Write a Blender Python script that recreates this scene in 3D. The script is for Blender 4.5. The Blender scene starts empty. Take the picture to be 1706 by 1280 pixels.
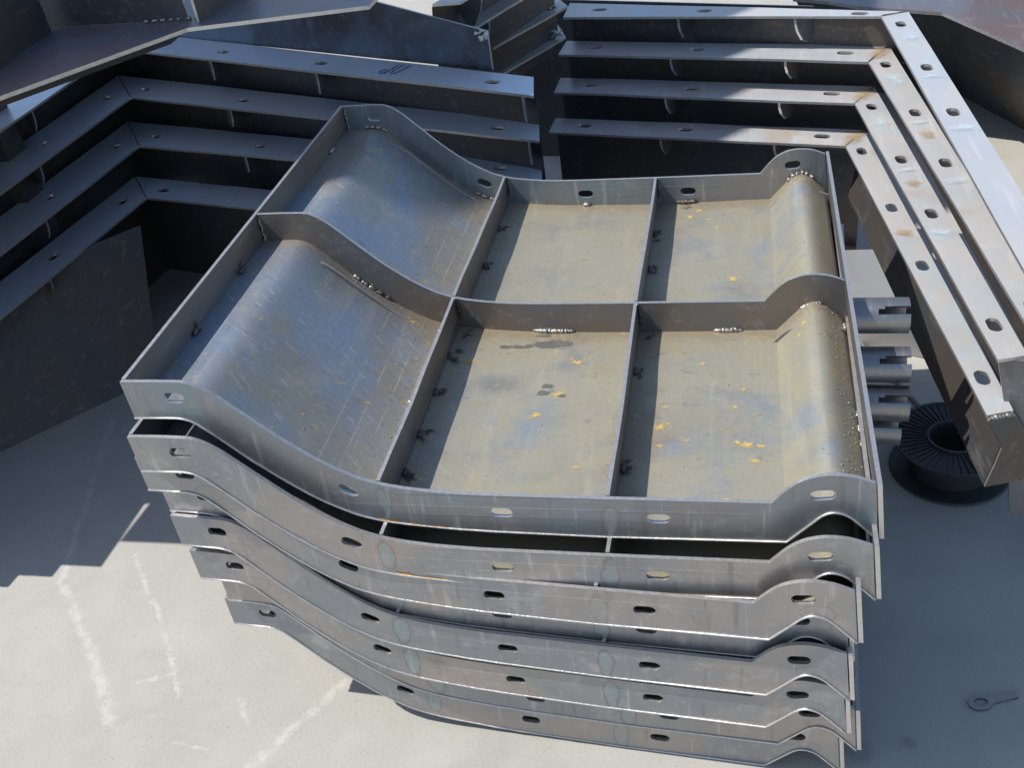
import bpy, bmesh, math, random
from mathutils import Vector, Matrix, noise
from mathutils.geometry import tessellate_polygon
random.seed(7)
SC = bpy.context.scene
COL = SC.collection

# ------------------------------------------------------------------ camera
cam_d = bpy.data.cameras.new("camera"); cam = bpy.data.objects.new("camera", cam_d); COL.objects.link(cam)
RT = Vector((0.97633, 0.17500, -0.12709)); DN = Vector((0.00223, -0.59573, -0.80318)); FW = Vector((-0.21626, 0.78389, -0.58202))
M3 = Matrix((RT, -DN, -FW)).transposed()
cam.matrix_world = Matrix.Translation((0.8308, -1.0108, 1.5140)) @ M3.to_4x4()
cam_d.sensor_width = 36; cam_d.lens = 36.04; cam_d.clip_start = 0.05; cam_d.clip_end = 200
SC.camera = cam
# ------------------------------------------------------------------ light
SUN_DIR = Vector((0.66, 0.17, -1.0)).normalized()           # way the light travels
w = bpy.data.worlds.new("World"); SC.world = w; w.use_nodes = True
wn = w.node_tree.nodes; bg = wn["Background"]
sky = wn.new("ShaderNodeTexSky"); sky.sky_type = 'NISHITA'; sky.sun_disc = False
sky.sun_elevation = math.asin(-SUN_DIR.z); sky.sun_rotation = math.atan2(-SUN_DIR.x, -SUN_DIR.y)
sky.air_density = 1.0; sky.dust_density = 0.6; sky.ozone_density = 1.2
w.node_tree.links.new(sky.outputs[0], bg.inputs[0]); bg.inputs[1].default_value = 0.13
sd = bpy.data.lights.new("sun", 'SUN'); sd.energy = 4.2; sd.angle = math.radians(0.5); sd.color = (1.0, 0.955, 0.88)
sun = bpy.data.objects.new("sun", sd); COL.objects.link(sun); sun.rotation_euler = SUN_DIR.to_track_quat('-Z', 'Y').to_euler()
sun.location = (-4, -1, 6)
SC.view_settings.view_transform = 'Standard'; SC.view_settings.look = 'None'
SC.view_settings.exposure = 0.12; SC.view_settings.gamma = 1.0; SC.view_settings.use_curve_mapping = False
SC.cycles.max_bounces = 5; SC.cycles.diffuse_bounces = 3; SC.cycles.glossy_bounces = 3

# ------------------------------------------------------------------ materials
class NT:
    def __init__(s, name):
        s.m = bpy.data.materials.new(name); s.m.use_nodes = True
        s.t = s.m.node_tree; s.n = s.t.nodes; s.b = s.n["Principled BSDF"]
    def new(s, t, **k):
        nd = s.n.new(t)
        for a, v in k.items(): setattr(nd, a, v)
        return nd
    def link(s, a, b): s.t.links.new(a, b)
    def val(s, inp, v):
        if hasattr(v, 'is_linked') or isinstance(v, bpy.types.NodeSocket): s.link(v, inp)
        else: inp.default_value = v
    def math(s, op, a, b=0.0, c=None, clamp=False):
        nd = s.new('ShaderNodeMath', operation=op, use_clamp=clamp)
        s.val(nd.inputs[0], a); s.val(nd.inputs[1], b)
        if c is not None: s.val(nd.inputs[2], c)
        return nd.outputs[0]
    def vmath(s, op, a, b=None, out=0):
        nd = s.new('ShaderNodeVectorMath', operation=op)
        s.val(nd.inputs[0], a)
        if b is not None: s.val(nd.inputs[1], b)
        return nd.outputs[out]
    def scale(s, v, f):
        nd = s.new('ShaderNodeVectorMath', operation='SCALE'); s.val(nd.inputs[0], v); s.val(nd.inputs[3], f); return nd.outputs[0]
    def noise(s, co, sc, det=4, rough=0.55, dist=0.0, out=0):
        nd = s.new('ShaderNodeTexNoise'); s.link(co, nd.inputs['Vector'])
        nd.inputs['Scale'].default_value = sc; nd.inputs['Detail'].default_value = det
        nd.inputs['Roughness'].default_value = rough; nd.inputs['Distortion'].default_value = dist
        return nd.outputs[out]
    def ramp(s, f, lo, hi):
        nd = s.new('ShaderNodeMapRange'); nd.interpolation_type = 'SMOOTHSTEP'
        s.val(nd.inputs[0], f); nd.inputs[1].default_value = lo; nd.inputs[2].default_value = hi
        return nd.outputs[0]
    def mix(s, f, a, b):
        nd = s.new('ShaderNodeMix', data_type='RGBA'); s.val(nd.inputs[0], f)
        for i, v in ((6, a), (7, b)):
            if isinstance(v, tuple): nd.inputs[i].default_value = v + (1,) if len(v) == 3 else v
            else: s.link(v, nd.inputs[i])
        return nd.outputs[2]
    def fmix(s, f, a, b):
        nd = s.new('ShaderNodeMix', data_type='FLOAT'); s.val(nd.inputs[0], f); s.val(nd.inputs[2], a); s.val(nd.inputs[3], b); return nd.outputs[0]
    def bump(s, h, st, dist=0.002):
        nd = s.new('ShaderNodeBump'); nd.inputs['Strength'].default_value = st; nd.inputs['Distance'].default_value = dist
        s.link(h, nd.inputs['Height']); s.link(nd.outputs[0], s.b.inputs['Normal']); return nd
    def coord(s, rnd=True):
        tc = s.new('ShaderNodeTexCoord'); co = tc.outputs['Object']
        if rnd:
            oi = s.new('ShaderNodeObjectInfo')
            r = s.math('MULTIPLY', oi.outputs['Random'], 37.0)
            co = s.vmath('ADD', co, s.vmath('MULTIPLY', (1.0, 0.7, 0.4), s.comb(r, r, r)))
        return co
    def comb(s, x, y, z):
        nd = s.new('ShaderNodeCombineXYZ'); s.val(nd.inputs[0], x); s.val(nd.inputs[1], y); s.val(nd.inputs[2], z); return nd.outputs[0]
    def sep(s, v):
        nd = s.new('ShaderNodeSeparateXYZ'); s.link(v, nd.inputs[0]); return nd.outputs

def steel(name, cool, warm, pale, rough=0.42, metal=0.8, rust=0.0, extra=None, streak=0.5):
    """hot rolled plate: blue grey scale, brownish veil, pale scuffs, faint rust bloom"""
    t = NT(name); co = t.coord()
    big = t.noise(co, 3.2, 3, 0.6, 0.6); mid = t.noise(co, 14, 5, 0.68)
    st = t.noise(t.vmath('MULTIPLY', co, (60.0, 5.0, 60.0)), 1.0, 2, 0.6)
    st2 = t.noise(t.vmath('MULTIPLY', co, (6.0, 90.0, 6.0)), 1.0, 2, 0.6)
    c = t.mix(t.ramp(big, 0.38, 0.62), cool, warm)
    c = t.mix(t.math('MULTIPLY', t.ramp(mid, 0.54, 0.78), 0.55), c, pale)
    c = t.mix(t.math('MULTIPLY', t.ramp(st, 0.56, 0.74), streak), c, pale)
    c = t.mix(t.math('MULTIPLY', t.ramp(st2, 0.60, 0.76), streak * 0.6), c, warm)
    if rust > 0:
        r1 = t.noise(co, 5.5, 4, 0.7, 0.8)
        c = t.mix(t.math('MULTIPLY', t.ramp(r1, 0.56, 0.76), rust), c, (0.26, 0.15, 0.07))
    rg = t.math('ADD', t.math('MULTIPLY', mid, 0.22), rough - 0.11)
    rg = t.math('ADD', rg, t.math('MULTIPLY', t.ramp(st, 0.5, 0.8), 0.10))
    if extra: c, rg = extra(t, c, rg)
    t.link(c, t.b.inputs['Base Color']); t.link(rg, t.b.inputs['Roughness'])
    t.b.inputs['Metallic'].default_value = metal
    t.bump(mid, 0.2, 0.002)
    return t.m

def shell_extra(t, c, rg):
    tc = t.new('ShaderNodeTexCoord').outputs['Object']; x, y, z = t.sep(tc)
    # rolled slope: sky reflection's blue put into the base; flats: olive-grey dust
    dustn = t.noise(tc, 7, 4, 0.65, 0.4)
    flat = t.ramp(x, 0.24, 0.42)
    c = t.mix(t.math('MULTIPLY', t.math('MULTIPLY', flat, t.ramp(dustn, 0.22, 0.55)), 0.92), c, (0.47, 0.432, 0.315))
    blue = t.noise(tc, 4.3, 3, 0.6, 0.3)
    c = t.mix(t.math('MULTIPLY', t.math('MULTIPLY', flat, t.ramp(blue, 0.62, 0.85)), 0.18), c, (0.38, 0.425, 0.47))
    och = t.noise(t.vmath('MULTIPLY', tc, (9.0, 16.0, 9.0)), 1.0, 4, 0.7, 0.6)
    c = t.mix(t.math('MULTIPLY', t.ramp(och, 0.52, 0.74), 0.40), c, (0.46, 0.37, 0.20))
    # brown veil and press-brake lines at the foot of the slope
    fx = t.math('MULTIPLY', t.ramp(x, 0.17, 0.25), t.math('SUBTRACT', 1.0, t.ramp(x, 0.33, 0.37)))
    c = t.mix(t.math('MULTIPLY', fx, t.ramp(dustn, 0.25, 0.75)), c, (0.34, 0.30, 0.235))
    saw = t.math('ABSOLUTE', t.math('SUBTRACT', t.math('FRACT', t.math('MULTIPLY', x, 38.0)), 0.5))
    ln = t.math('MULTIPLY', t.math('SUBTRACT', 1.0, t.ramp(saw, 0.0, 0.06)), t.ramp(t.noise(t.vmath('MULTIPLY', tc, (20.0, 9.0, 20.0)), 1.0, 3), 0.42, 0.6))
    ln = t.math('MULTIPLY', ln, t.math('MULTIPLY', t.ramp(x, 0.19, 0.23), t.math('SUBTRACT', 1.0, t.ramp(x, 0.36, 0.38))))
    c = t.mix(t.math('MULTIPLY', ln, 0.7), c, (0.62, 0.53, 0.38))
    # grey smear in the middle bay
    dx = t.math('DIVIDE', t.math('SUBTRACT', x, 0.437), 0.062); dy = t.math('DIVIDE', t.math('SUBTRACT', y, 0.332), 0.036)
    d = t.math('SQRT', t.math('ADD', t.math('MULTIPLY', dx, dx), t.math('MULTIPLY', dy, dy)))
    d = t.math('ADD', d, t.math('MULTIPLY', t.math('SUBTRACT', dustn, 0.5), 0.8))
    sm = t.math('SUBTRACT', 1.0, t.ramp(d, 0.1, 1.1))
    c = t.mix(t.math('MULTIPLY', sm, 0.75), c, (0.24, 0.245, 0.255))
    # grime and rust bloom gathered along the ribs and flanges
    gx = t.math('MINIMUM', t.math('ABSOLUTE', t.math('SUBTRACT', x, 0.355)), t.math('ABSOLUTE', t.math('SUBTRACT', x, 0.676)))
    gy = t.math('MINIMUM', t.math('ABSOLUTE', t.math('SUBTRACT', y, 0.487)), t.math('ABSOLUTE', t.math('SUBTRACT', y, 0.982)))
    gd = t.math('ADD', t.math('MINIMUM', gx, gy), t.math('MULTIPLY', t.math('SUBTRACT', dustn, 0.5), 0.10))
    c = t.mix(t.math('MULTIPLY', t.math('SUBTRACT', 1.0, t.ramp(gd, 0.0, 0.045)), 0.6), c, (0.36, 0.27, 0.17))
    # thin faint ochre flakes everywhere
    yl = t.noise(t.vmath('MULTIPLY', tc, (26.0, 40.0, 30.0)), 1.0, 3, 0.7, 0.5)
    c = t.mix(t.math('MULTIPLY', t.ramp(yl, 0.625, 0.69), 0.65), c, (0.56, 0.45, 0.22))
    dk = t.noise(t.vmath('MULTIPLY', tc, (18.0, 34.0, 20.0)), 1.0, 3, 0.65, 0.4)
    c = t.mix(t.math('MULTIPLY', t.ramp(dk, 0.64, 0.72), 0.45), c, (0.22, 0.22, 0.225))
    # diagonal handling scratches, dark scale patches
    rv = t.new('ShaderNodeVectorRotate', rotation_type='Z_AXIS'); t.link(tc, rv.inputs['Vector']); rv.inputs['Angle'].default_value = 0.6
    sc1 = t.noise(t.vmath('MULTIPLY', rv.outputs[0], (22.0, 170.0, 40.0)), 1.0, 3, 0.7)
    sl = t.math('SUBTRACT', 1.25, flat)
    c = t.mix(t.math('MULTIPLY', t.math('MULTIPLY', t.ramp(sc1, 0.60, 0.70), sl), 0.45), c, (0.62, 0.61, 0.58))
    c = t.mix(t.math('MULTIPLY', t.math('MULTIPLY', t.ramp(sc1, 0.40, 0.30), sl), 0.40), c, (0.16, 0.165, 0.17))
    gr = t.noise(tc, 130, 4, 0.75)
    c = t.mix(t.math('MULTIPLY', t.ramp(gr, 0.52, 0.75), 0.22), c, (0.66, 0.65, 0.60))
    c = t.mix(t.math('MULTIPLY', t.ramp(gr, 0.46, 0.28), 0.22), c, (0.20, 0.20, 0.21))
    rg = t.math('ADD', rg, t.math('MULTIPLY', flat, 0.08))
    return c, rg

def flange_extra(t, c, rg):
    tc = t.new('ShaderNodeTexCoord').outputs['Object']; x, y, z = t.sep(tc)
    wob = t.math('MULTIPLY', t.math('SUBTRACT', t.noise(t.coord(), 26, 3), 0.5), 1.5)
    orn = t.math('ADD', t.math('MULTIPLY', t.new('ShaderNodeObjectInfo').outputs['Random'], 0.8), 0.5)
    vs_ = t.noise(t.vmath('MULTIPLY', t.coord(), (70.0, 30.0, 6.0)), 1.0, 3, 0.65)     # rub marks up the face
    c = t.mix(t.math('MULTIPLY', t.ramp(vs_, 0.58, 0.72), 0.4), c, (0.62, 0.61, 0.59))
    c = t.mix(t.math('MULTIPLY', t.ramp(vs_, 0.40, 0.28), 0.45), c, (0.20, 0.195, 0.19))
    for cx, cz in ((0.338, -0.213), (0.660, -0.232)):           # heat tint of the rib welds behind
        dx = t.math('DIVIDE', t.math('SUBTRACT', x, cx), 0.012); dz = t.math('DIVIDE', t.math('SUBTRACT', z, cz), 0.032)
        d = t.math('ADD', t.math('SQRT', t.math('ADD', t.math('MULTIPLY', dx, dx), t.math('MULTIPLY', dz, dz))), wob)
        c = t.mix(t.math('MULTIPLY', t.math('SUBTRACT', 1.0, t.ramp(d, 0.4, 1.2)), t.math('MULTIPLY', orn, 0.45)), c, (0.31, 0.39, 0.41))
        ring = t.math('SUBTRACT', 1.0, t.ramp(t.math('ABSOLUTE', t.math('SUBTRACT', d, 1.0)), 0.03, 0.20))
        c = t.mix(t.math('MULTIPLY', ring, t.math('MULTIPLY', orn, 0.4)), c, (0.10, 0.15, 0.17))
    # faint arcs left by tack welds along the lower edge
    for cx, cz in ((0.10, -0.062), (0.52, -0.262), (0.955, -0.203)):
        dx = t.math('DIVIDE', t.math('SUBTRACT', x, cx), 0.022); dz = t.math('DIVIDE', t.math('SUBTRACT', z, cz), 0.014)
        d = t.math('ADD', t.math('SQRT', t.math('ADD', t.math('MULTIPLY', dx, dx), t.math('MULTIPLY', dz, dz))), t.math('MULTIPLY', wob, 0.6))
        ring = t.math('SUBTRACT', 1.0, t.ramp(t.math('ABSOLUTE', t.math('SUBTRACT', d, 1.0)), 0.03, 0.12))
        c = t.mix(t.math('MULTIPLY', ring, 0.22), c, (0.12, 0.14, 0.15))
    return c, rg

def strip_extra(t, c, rg):
    co = t.coord(); a = t.noise(co, 7, 3, 0.6, 1.2); b = t.noise(co, 4.1, 2, 0.5, 0.6)
    c = t.mix(t.math('MULTIPLY', t.ramp(a, 0.57, 0.66), 0.55), c, (0.50, 0.62, 0.68))
    c = t.mix(t.math('MULTIPLY', t.ramp(b, 0.62, 0.74), 0.55), c, (0.50, 0.42, 0.33))
    return c, rg
M_SHELL = steel("rolled_steel", (0.28, 0.34, 0.43), (0.34, 0.325, 0.285), (0.50, 0.48, 0.42), 0.38, 0.45, 0.28, shell_extra, 0.30)
M_FLANGE = steel("flange_steel", (0.29, 0.305, 0.325), (0.40, 0.365, 0.34), (0.58, 0.56, 0.54), 0.36, 0.60, 0.34, flange_extra, 0.25)
M_FLTOP = steel("scaled_flange_steel", (0.24, 0.295, 0.33), (0.28, 0.265, 0.265), (0.42, 0.43, 0.44), 0.38, 0.60, 0.22, flange_extra, 0.25)
M_RIB = steel("rib_steel", (0.19, 0.20, 0.22), (0.22, 0.19, 0.165), (0.34, 0.32, 0.30), 0.48, 0.65, 0.22)
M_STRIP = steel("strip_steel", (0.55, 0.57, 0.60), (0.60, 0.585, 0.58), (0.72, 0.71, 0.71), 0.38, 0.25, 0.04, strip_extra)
M_STRIPSKY = steel("skylit_strip_steel", (0.70, 0.80, 0.92), (0.72, 0.76, 0.82), (0.82, 0.86, 0.90), 0.36, 0.35, 0.08)  # same steel as the other strips, skylight blue put into its colour
M_PLATESKY = steel("skylit_plate", (0.12, 0.165, 0.24), (0.07, 0.085, 0.11), (0.18, 0.22, 0.28), 0.36, 0.7, 0.05)  # blue of the reflected sky put into the plate's base colour
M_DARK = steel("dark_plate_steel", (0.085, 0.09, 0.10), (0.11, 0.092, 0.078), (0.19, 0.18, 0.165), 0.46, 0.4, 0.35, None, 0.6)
M_SHEET = steel("grey_sheet_steel", (0.36, 0.365, 0.37), (0.40, 0.395, 0.39), (0.46, 0.455, 0.45), 0.5, 0.35, 0.0)
M_STUB = steel("tube_steel", (0.30, 0.31, 0.33), (0.32, 0.31, 0.30), (0.46, 0.45, 0.44), 0.38, 0.8, 0.0)
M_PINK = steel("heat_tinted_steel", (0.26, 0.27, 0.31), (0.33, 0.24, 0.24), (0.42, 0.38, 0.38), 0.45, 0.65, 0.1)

def plain(name, col, rough, metal=0.0, var=0.25, sc=40, bump=0.2):
    t = NT(name); co = t.coord(); n = t.noise(co, sc, 5, 0.6)
    dk = tuple(v * (1 - var) for v in col); lt = tuple(min(1, v * (1 + var)) for v in col)
    t.link(t.mix(n, dk, lt), t.b.inputs['Base Color'])
    t.link(t.math('ADD', t.math('MULTIPLY', n, 0.2), rough - 0.1), t.b.inputs['Roughness'])
    t.b.inputs['Metallic'].default_value = metal; t.bump(n, bump, 0.002); return t.m
M_EDGE = plain("cut_edge_steel", (0.62, 0.60, 0.58), 0.38, 0.75, 0.25, 120, 0.5)
M_WELD = plain("weld_metal", (0.42, 0.40, 0.37), 0.42, 0.85, 0.25, 300, 0.6)
M_WELDD = plain("sooty_weld", (0.15, 0.13, 0.115), 0.55, 0.6, 0.5, 200, 0.6)
M_ORA = plain("orange_paint", (0.75, 0.36, 0.06), 0.5, 0.0, 0.25, 150)
M_BLUE = plain("blue_marker", (0.05, 0.11, 0.30), 0.7, 0.0, 0.2)
M_PLAST = plain("black_plastic", (0.045, 0.047, 0.05), 0.5, 0.0, 0.5, 25)
M_TAPE = plain("pale_tape", (0.60, 0.60, 0.60), 0.6, 0.0, 0.25, 60)
M_SHADE = plain("shade_sheet", (0.30, 0.31, 0.33), 0.6, 0.2, 0.2, 6)

def decal(name, col, rough, lo, hi, amt=1.0, sc=120, metal=0.0):
    t = NT(name); co = t.coord(); n = t.noise(co, sc, 3, 0.65); at = t.new('ShaderNodeAttribute', attribute_name='fade')
    f = t.math('ADD', at.outputs['Fac'], t.math('MULTIPLY', t.math('SUBTRACT', n, 0.5), 1.1))
    t.link(t.math('MULTIPLY', t.ramp(f, lo, hi), amt), t.b.inputs['Alpha'])
    dk = tuple(v * .75 for v in col); lt = tuple(min(1, v * 1.25) for v in col)
    t.link(t.mix(n, dk, lt), t.b.inputs['Base Color']); t.b.inputs['Roughness'].default_value = rough; t.b.inputs['Metallic'].default_value = metal
    return t.m
M_YEL = decal("ochre_paint", (0.66, 0.48, 0.16), 0.6, .22, .95, .9, 170)
M_SOOT = decal("soot", (0.09, 0.075, 0.062), 0.8, .10, 1.0, .7, 160)
M_OIL = decal("oil_stain", (0.16, 0.16, 0.145), 0.35, .04, .22, .8, 40)
M_CHALK = decal("blue_chalk", (0.58, 0.70, 0.77), 0.8, .05, 1.1, .6, 40)
M_RUST = decal("rust_bloom", (0.46, 0.33, 0.20), 0.7, .15, 1.0, .7, 50)
def concrete():
    t = NT("concrete"); co = t.new('ShaderNodeTexCoord').outputs['Object']
    big = t.noise(co, 1.3, 3, 0.6, 0.4); mid = t.noise(co, 9, 5, 0.65, 0.3); fine = t.noise(co, 160, 2, 0.7); grit = t.noise(co, 520, 1, 0.6)
    c = t.mix(t.ramp(big, 0.3, 0.7), (0.42, 0.406, 0.366), (0.475, 0.462, 0.42))
    c = t.mix(t.math('MULTIPLY', t.ramp(mid, 0.45, 0.8), 0.30), c, (0.54, 0.53, 0.50))
    c = t.mix(t.math('MULTIPLY', t.ramp(mid, 0.52, 0.28), 0.30), c, (0.36, 0.355, 0.335))
    c = t.mix(t.math('MULTIPLY', t.ramp(fine, 0.58, 0.76), 0.45), c, (0.27, 0.26, 0.24))
    c = t.mix(t.math('MULTIPLY', t.ramp(grit, 0.62, 0.72), 0.45), c, (0.22, 0.21, 0.20))
    pit = t.noise(co, 55, 3, 0.75); c = t.mix(t.math('MULTIPLY', t.ramp(pit, 0.64, 0.72), 0.4), c, (0.25, 0.24, 0.22))
    dirt = t.noise(co, 3.7, 5, 0.7, 0.5); c = t.mix(t.math('MULTIPLY', t.ramp(dirt, 0.54, 0.72), 0.35), c, (0.33, 0.32, 0.29))
    # filled cracks and scrape marks
    wv = t.scale(t.vmath('SUBTRACT', t.noise(co, 22, 2, 0.6, out=1), (0.5, 0.5, 0.5)), 0.016)
    wv2 = t.scale(t.vmath('SUBTRACT', t.noise(co, 120, 1, 0.6, out=1), (0.5, 0.5, 0.5)), 0.018)
    p = t.vmath('ADD', t.vmath('ADD', co, wv), wv2)
    p = t.vmath('MULTIPLY', p, (1.0, 1.0, 0.0)); fr = t.noise(co, 34, 4, 0.6)
    segs = [((-.60, .30), (-.438, .137), .007), ((-.438, .137), (-.306, -.021), .009), ((-.47, .39), (-.313, .207), .004), ((-.313, .207), (-.194, .041), .0035),
            ((-.075, .044), (-.038, -.005), .004), ((.12, .10), (.002, -.093), .007), ((-.78, .86), (-.60, .30), .006), ((-.30, .06), (-.23, .09), .002), ((-.16, -.055), (-.09, -.065), .002)]
    tot = None
    for a, b, wd in segs:
        A = Vector((a[0], a[1], 0)); D = Vector((b[0], b[1], 0)) - A
        pa = t.vmath('SUBTRACT', p, tuple(A)); k = t.math('DIVIDE', t.vmath('DOT_PRODUCT', pa, tuple(D), out=1), D.length_squared, clamp=True)
        dist = t.vmath('LENGTH', t.vmath('SUBTRACT', pa, t.scale(tuple(D), k)), out=1)
        mk = t.math('SUBTRACT', 1.0, t.ramp(dist, 0.0, wd * 2.3))
        tot = mk if tot is None else t.math('MAXIMUM', tot, mk)
    mk = t.math('MULTIPLY', tot, t.ramp(fr, 0.34, 0.60))
    c = t.mix(t.math('MULTIPLY', mk, 0.5), c, (0.66, 0.645, 0.60))
    # oil spots on the right
    for a, r in (((1.02, .035), .024), ((1.10, .055), .014), ((-.40, .62), .05)):
        d = t.vmath('LENGTH', t.vmath('SUBTRACT', p, (a[0], a[1], 0.0)), out=1)
        c = t.mix(t.math('MULTIPLY', t.math('SUBTRACT', 1.0, t.ramp(d, r * 0.5, r * 1.4)), 0.4), c, (0.22, 0.22, 0.215))
    t.link(c, t.b.inputs['Base Color']); t.b.inputs['Roughness'].default_value = 0.82
    t.bump(fine, 0.4, 0.002); return t.m
M_CONC = concrete()

# ------------------------------------------------------------------ mesh helpers
class MB:
    def __init__(s): s.v = []; s.f = []; s.mi = []; s.cent = []
    def add(s, vs, fs, mi=0):
        o = len(s.v); s.v += [tuple(p) for p in vs]; s.f += [tuple(i + o for i in f) for f in fs]; s.mi += [mi] * len(fs)
    def plate(s, outer, holes, th, fn, rim=1):
        """flat piece with holes: outline in (u,v), thickness along w; cut edges get material slot `rim`"""
        loops = [list(outer)] + [list(h) for h in holes]; flat = [p for l in loops for p in l]
        tris = tessellate_polygon([[Vector((a, b, 0)) for a, b in l] for l in loops])
        n = len(flat)
        s.add([fn(a, b, 0) for a, b in flat] + [fn(a, b, th) for a, b in flat],
              [t for t in tris] + [tuple(i + n for i in reversed(t)) for t in tris], 0)
        k = 0; fs = []
        for l in loops:
            m = len(l); fs += [(k + i, k + (i + 1) % m, k + (i + 1) % m + n, k + i + n) for i in range(m)]; k += m
        o = len(s.v) - 2 * n; s.f += [tuple(i + o for i in f) for f in fs]; s.mi += [rim] * len(fs)
    def tube(s, pts, rad, seg=8, mi=0, caps=True):
        pts = [Vector(p) for p in pts]; rings = []
        for i, p in enumerate(pts):
            d = (pts[min(i + 1, len(pts) - 1)] - pts[max(i - 1, 0)]).normalized()
            a = d.cross(Vector((0, 0, 1)))
            if a.length < 1e-3: a = d.cross(Vector((1, 0, 0)))
            a.normalize(); b = d.cross(a); r = rad[i] if isinstance(rad, (list, tuple)) else rad
            rings.append([p + (a * math.cos(t) + b * math.sin(t)) * r for t in [2 * math.pi * j / seg for j in range(seg)]])
        vs = [q for r in rings for q in r]; fs = []
        for i in range(len(rings) - 1):
            for j in range(seg): fs.append((i * seg + j, i * seg + (j + 1) % seg, (i + 1) * seg + (j + 1) % seg, (i + 1) * seg + j))
        if caps: fs += [tuple(reversed(range(seg))), tuple((len(rings) - 1) * seg + j for j in range(seg))]
        s.add(vs, fs, mi)
    def box(s, a, b, mi=0):
        x0, y0, z0 = a; x1, y1, z1 = b
        s.add([(x0, y0, z0), (x1, y0, z0), (x1, y1, z0), (x0, y1, z0), (x0, y0, z1), (x1, y0, z1), (x1, y1, z1), (x0, y1, z1)],
              [(3, 2, 1, 0), (4, 5, 6, 7), (0, 1, 5, 4), (1, 2, 6, 5), (2, 3, 7, 6), (3, 0, 4, 7)], mi)
    def build(s, name, mats, parent=None, smooth=False, angle=None):
        me = bpy.data.meshes.new(name); me.from_pydata(s.v, [], s.f)
        for m in (mats if isinstance(mats, (list, tuple)) else [mats]): me.materials.append(m)
        me.polygons.foreach_set("material_index", [min(i, len(me.materials) - 1) for i in s.mi])
        bm = bmesh.new(); bm.from_mesh(me); bmesh.ops.recalc_face_normals(bm, faces=bm.faces); bm.to_mesh(me); bm.free()
        if smooth:
            me.polygons.foreach_set("use_smooth", [True] * len(me.polygons))
            if angle: me.set_sharp_from_angle(angle=math.radians(angle))
        if s.cent:
            at = me.attributes.new('fade', 'FLOAT', 'POINT'); cs = set(s.cent)
            at.data.foreach_set('value', [1.0 if i in cs else 0.0 for i in range(len(me.vertices))])
        me.update(); o = bpy.data.objects.new(name, me); COL.objects.link(o)
        if parent: o.parent = parent
        return o

def tag(o, label=None, cat=None, group=None, kind=None):
    for k, v in (("label", label), ("category", cat), ("group", group), ("kind", kind)):
        if v: o[k] = v
    return o
def empty(name, loc=(0, 0, 0), rot=(0, 0, 0)):
    o = bpy.data.objects.new(name, None); COL.objects.link(o); o.location = loc; o.rotation_euler = rot; o.empty_display_size = 0.05; return o
def copy_tree(o, parent=None):
    c = o.copy(); COL.objects.link(c); c.parent = parent
    for ch in list(o.children): copy_tree(ch, c)
    return c
def slot(cx, cy, L=0.032, W=0.0170, ang=0.0, n=6, rag=0.0):
    r = W / 2; h = L / 2 - r; pts = []
    for i in range(n + 1): a = -math.pi / 2 + math.pi * i / n; pts.append((h + r * math.cos(a), r * math.sin(a)))
    for i in range(n + 1): a = math.pi / 2 + math.pi * i / n; pts.append((-h + r * math.cos(a), r * math.sin(a)))
    ca, sa = math.cos(ang), math.sin(ang)
    return [(cx + x * ca - y * sa + random.uniform(-rag, rag), cy + x * sa + y * ca + random.uniform(-rag, rag)) for x, y in pts]
def smooth_line(pts, n=5):
    """Catmull-Rom through the points"""
    out = []
    for i in range(len(pts) - 1):
        p0 = pts[max(i - 1, 0)]; p1 = pts[i]; p2 = pts[i + 1]; p3 = pts[min(i + 2, len(pts) - 1)]
        for k in range(n):
            t = k / n
            out.append(tuple(0.5 * ((2 * b) + (-a + c) * t + (2 * a - 5 * b + 4 * c - d) * t * t + (-a + 3 * b - 3 * c + d) * t ** 3) for a, b, c, d in zip(p0, p1, p2, p3)))
    out.append(tuple(pts[-1])); return out

# ------------------------------------------------------------------ ground
g = MB(); g.add([(-40, -40, 0), (40, -40, 0), (40, 60, 0), (-40, 60, 0)], [(0, 1, 2, 3)])
tag(g.build("ground", M_CONC), "pale concrete yard floor with filled cracks", kind="structure")

# ------------------------------------------------------------------ the stacked panels
D = 0.993; MID = 0.497; T = 0.006
TOP = smooth_line([(0, 0), (.05, 0), (.088, -.001)], 1)[:-1] + smooth_line([(.088, -.001), (.105, -.005), (.130, -.021), (.164, -.054), (.22, -.108), (.28, -.153), (.336, -.178), (.414, -.190), (.5, -.1935)], 4)[:-1] \
    + [(.5, -.1935), (.657, -.1945), (.872, -.1945)] + smooth_line([(.872, -.1945), (.888, -.175), (.905, -.158), (.925, -.148), (.946, -.1445), (.972, -.147), (.9985, -.157)], 3)[1:]
BOT = [(0, -.062), (.066, -.062)] + smooth_line([(.066, -.062), (.085, -.067), (.108, -.086), (.156, -.137), (.216, -.190), (.263, -.222), (.322, -.246), (.419, -.258), (.5, -.262)], 4)[1:] \
    + [(.651, -.265), (.893, -.263)] + smooth_line([(.893, -.263), (.919, -.233), (.936, -.214), (.951, -.207), (.966, -.211), (.982, -.225), (1.008, -.253)], 3)[1:]
def prof(line, x):
    if x <= line[0][0]: return line[0][1]
    for a, b in zip(line, line[1:]):
        if a[0] <= x <= b[0]: return a[1] + (b[1] - a[1]) * (x - a[0]) / max(1e-9, b[0] - a[0])
    return line[-1][1]
def shell_z(x, y=None):
    z = prof(BOT, x) + 0.0105
    if y is not None:
        z += 0.0016 * (noise.noise(Vector((x * 4, y * 4, 1.3)))) + 0.0006 * noise.noise(Vector((x * 15, y * 15, 5.1)))
    return z
SLOTS = [(.072, -.027, 0.0), (.289, -.190, -.40), (.508, -.225, -.02), (.725, -.228, -.01), (.936, -.178, .10)]

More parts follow.
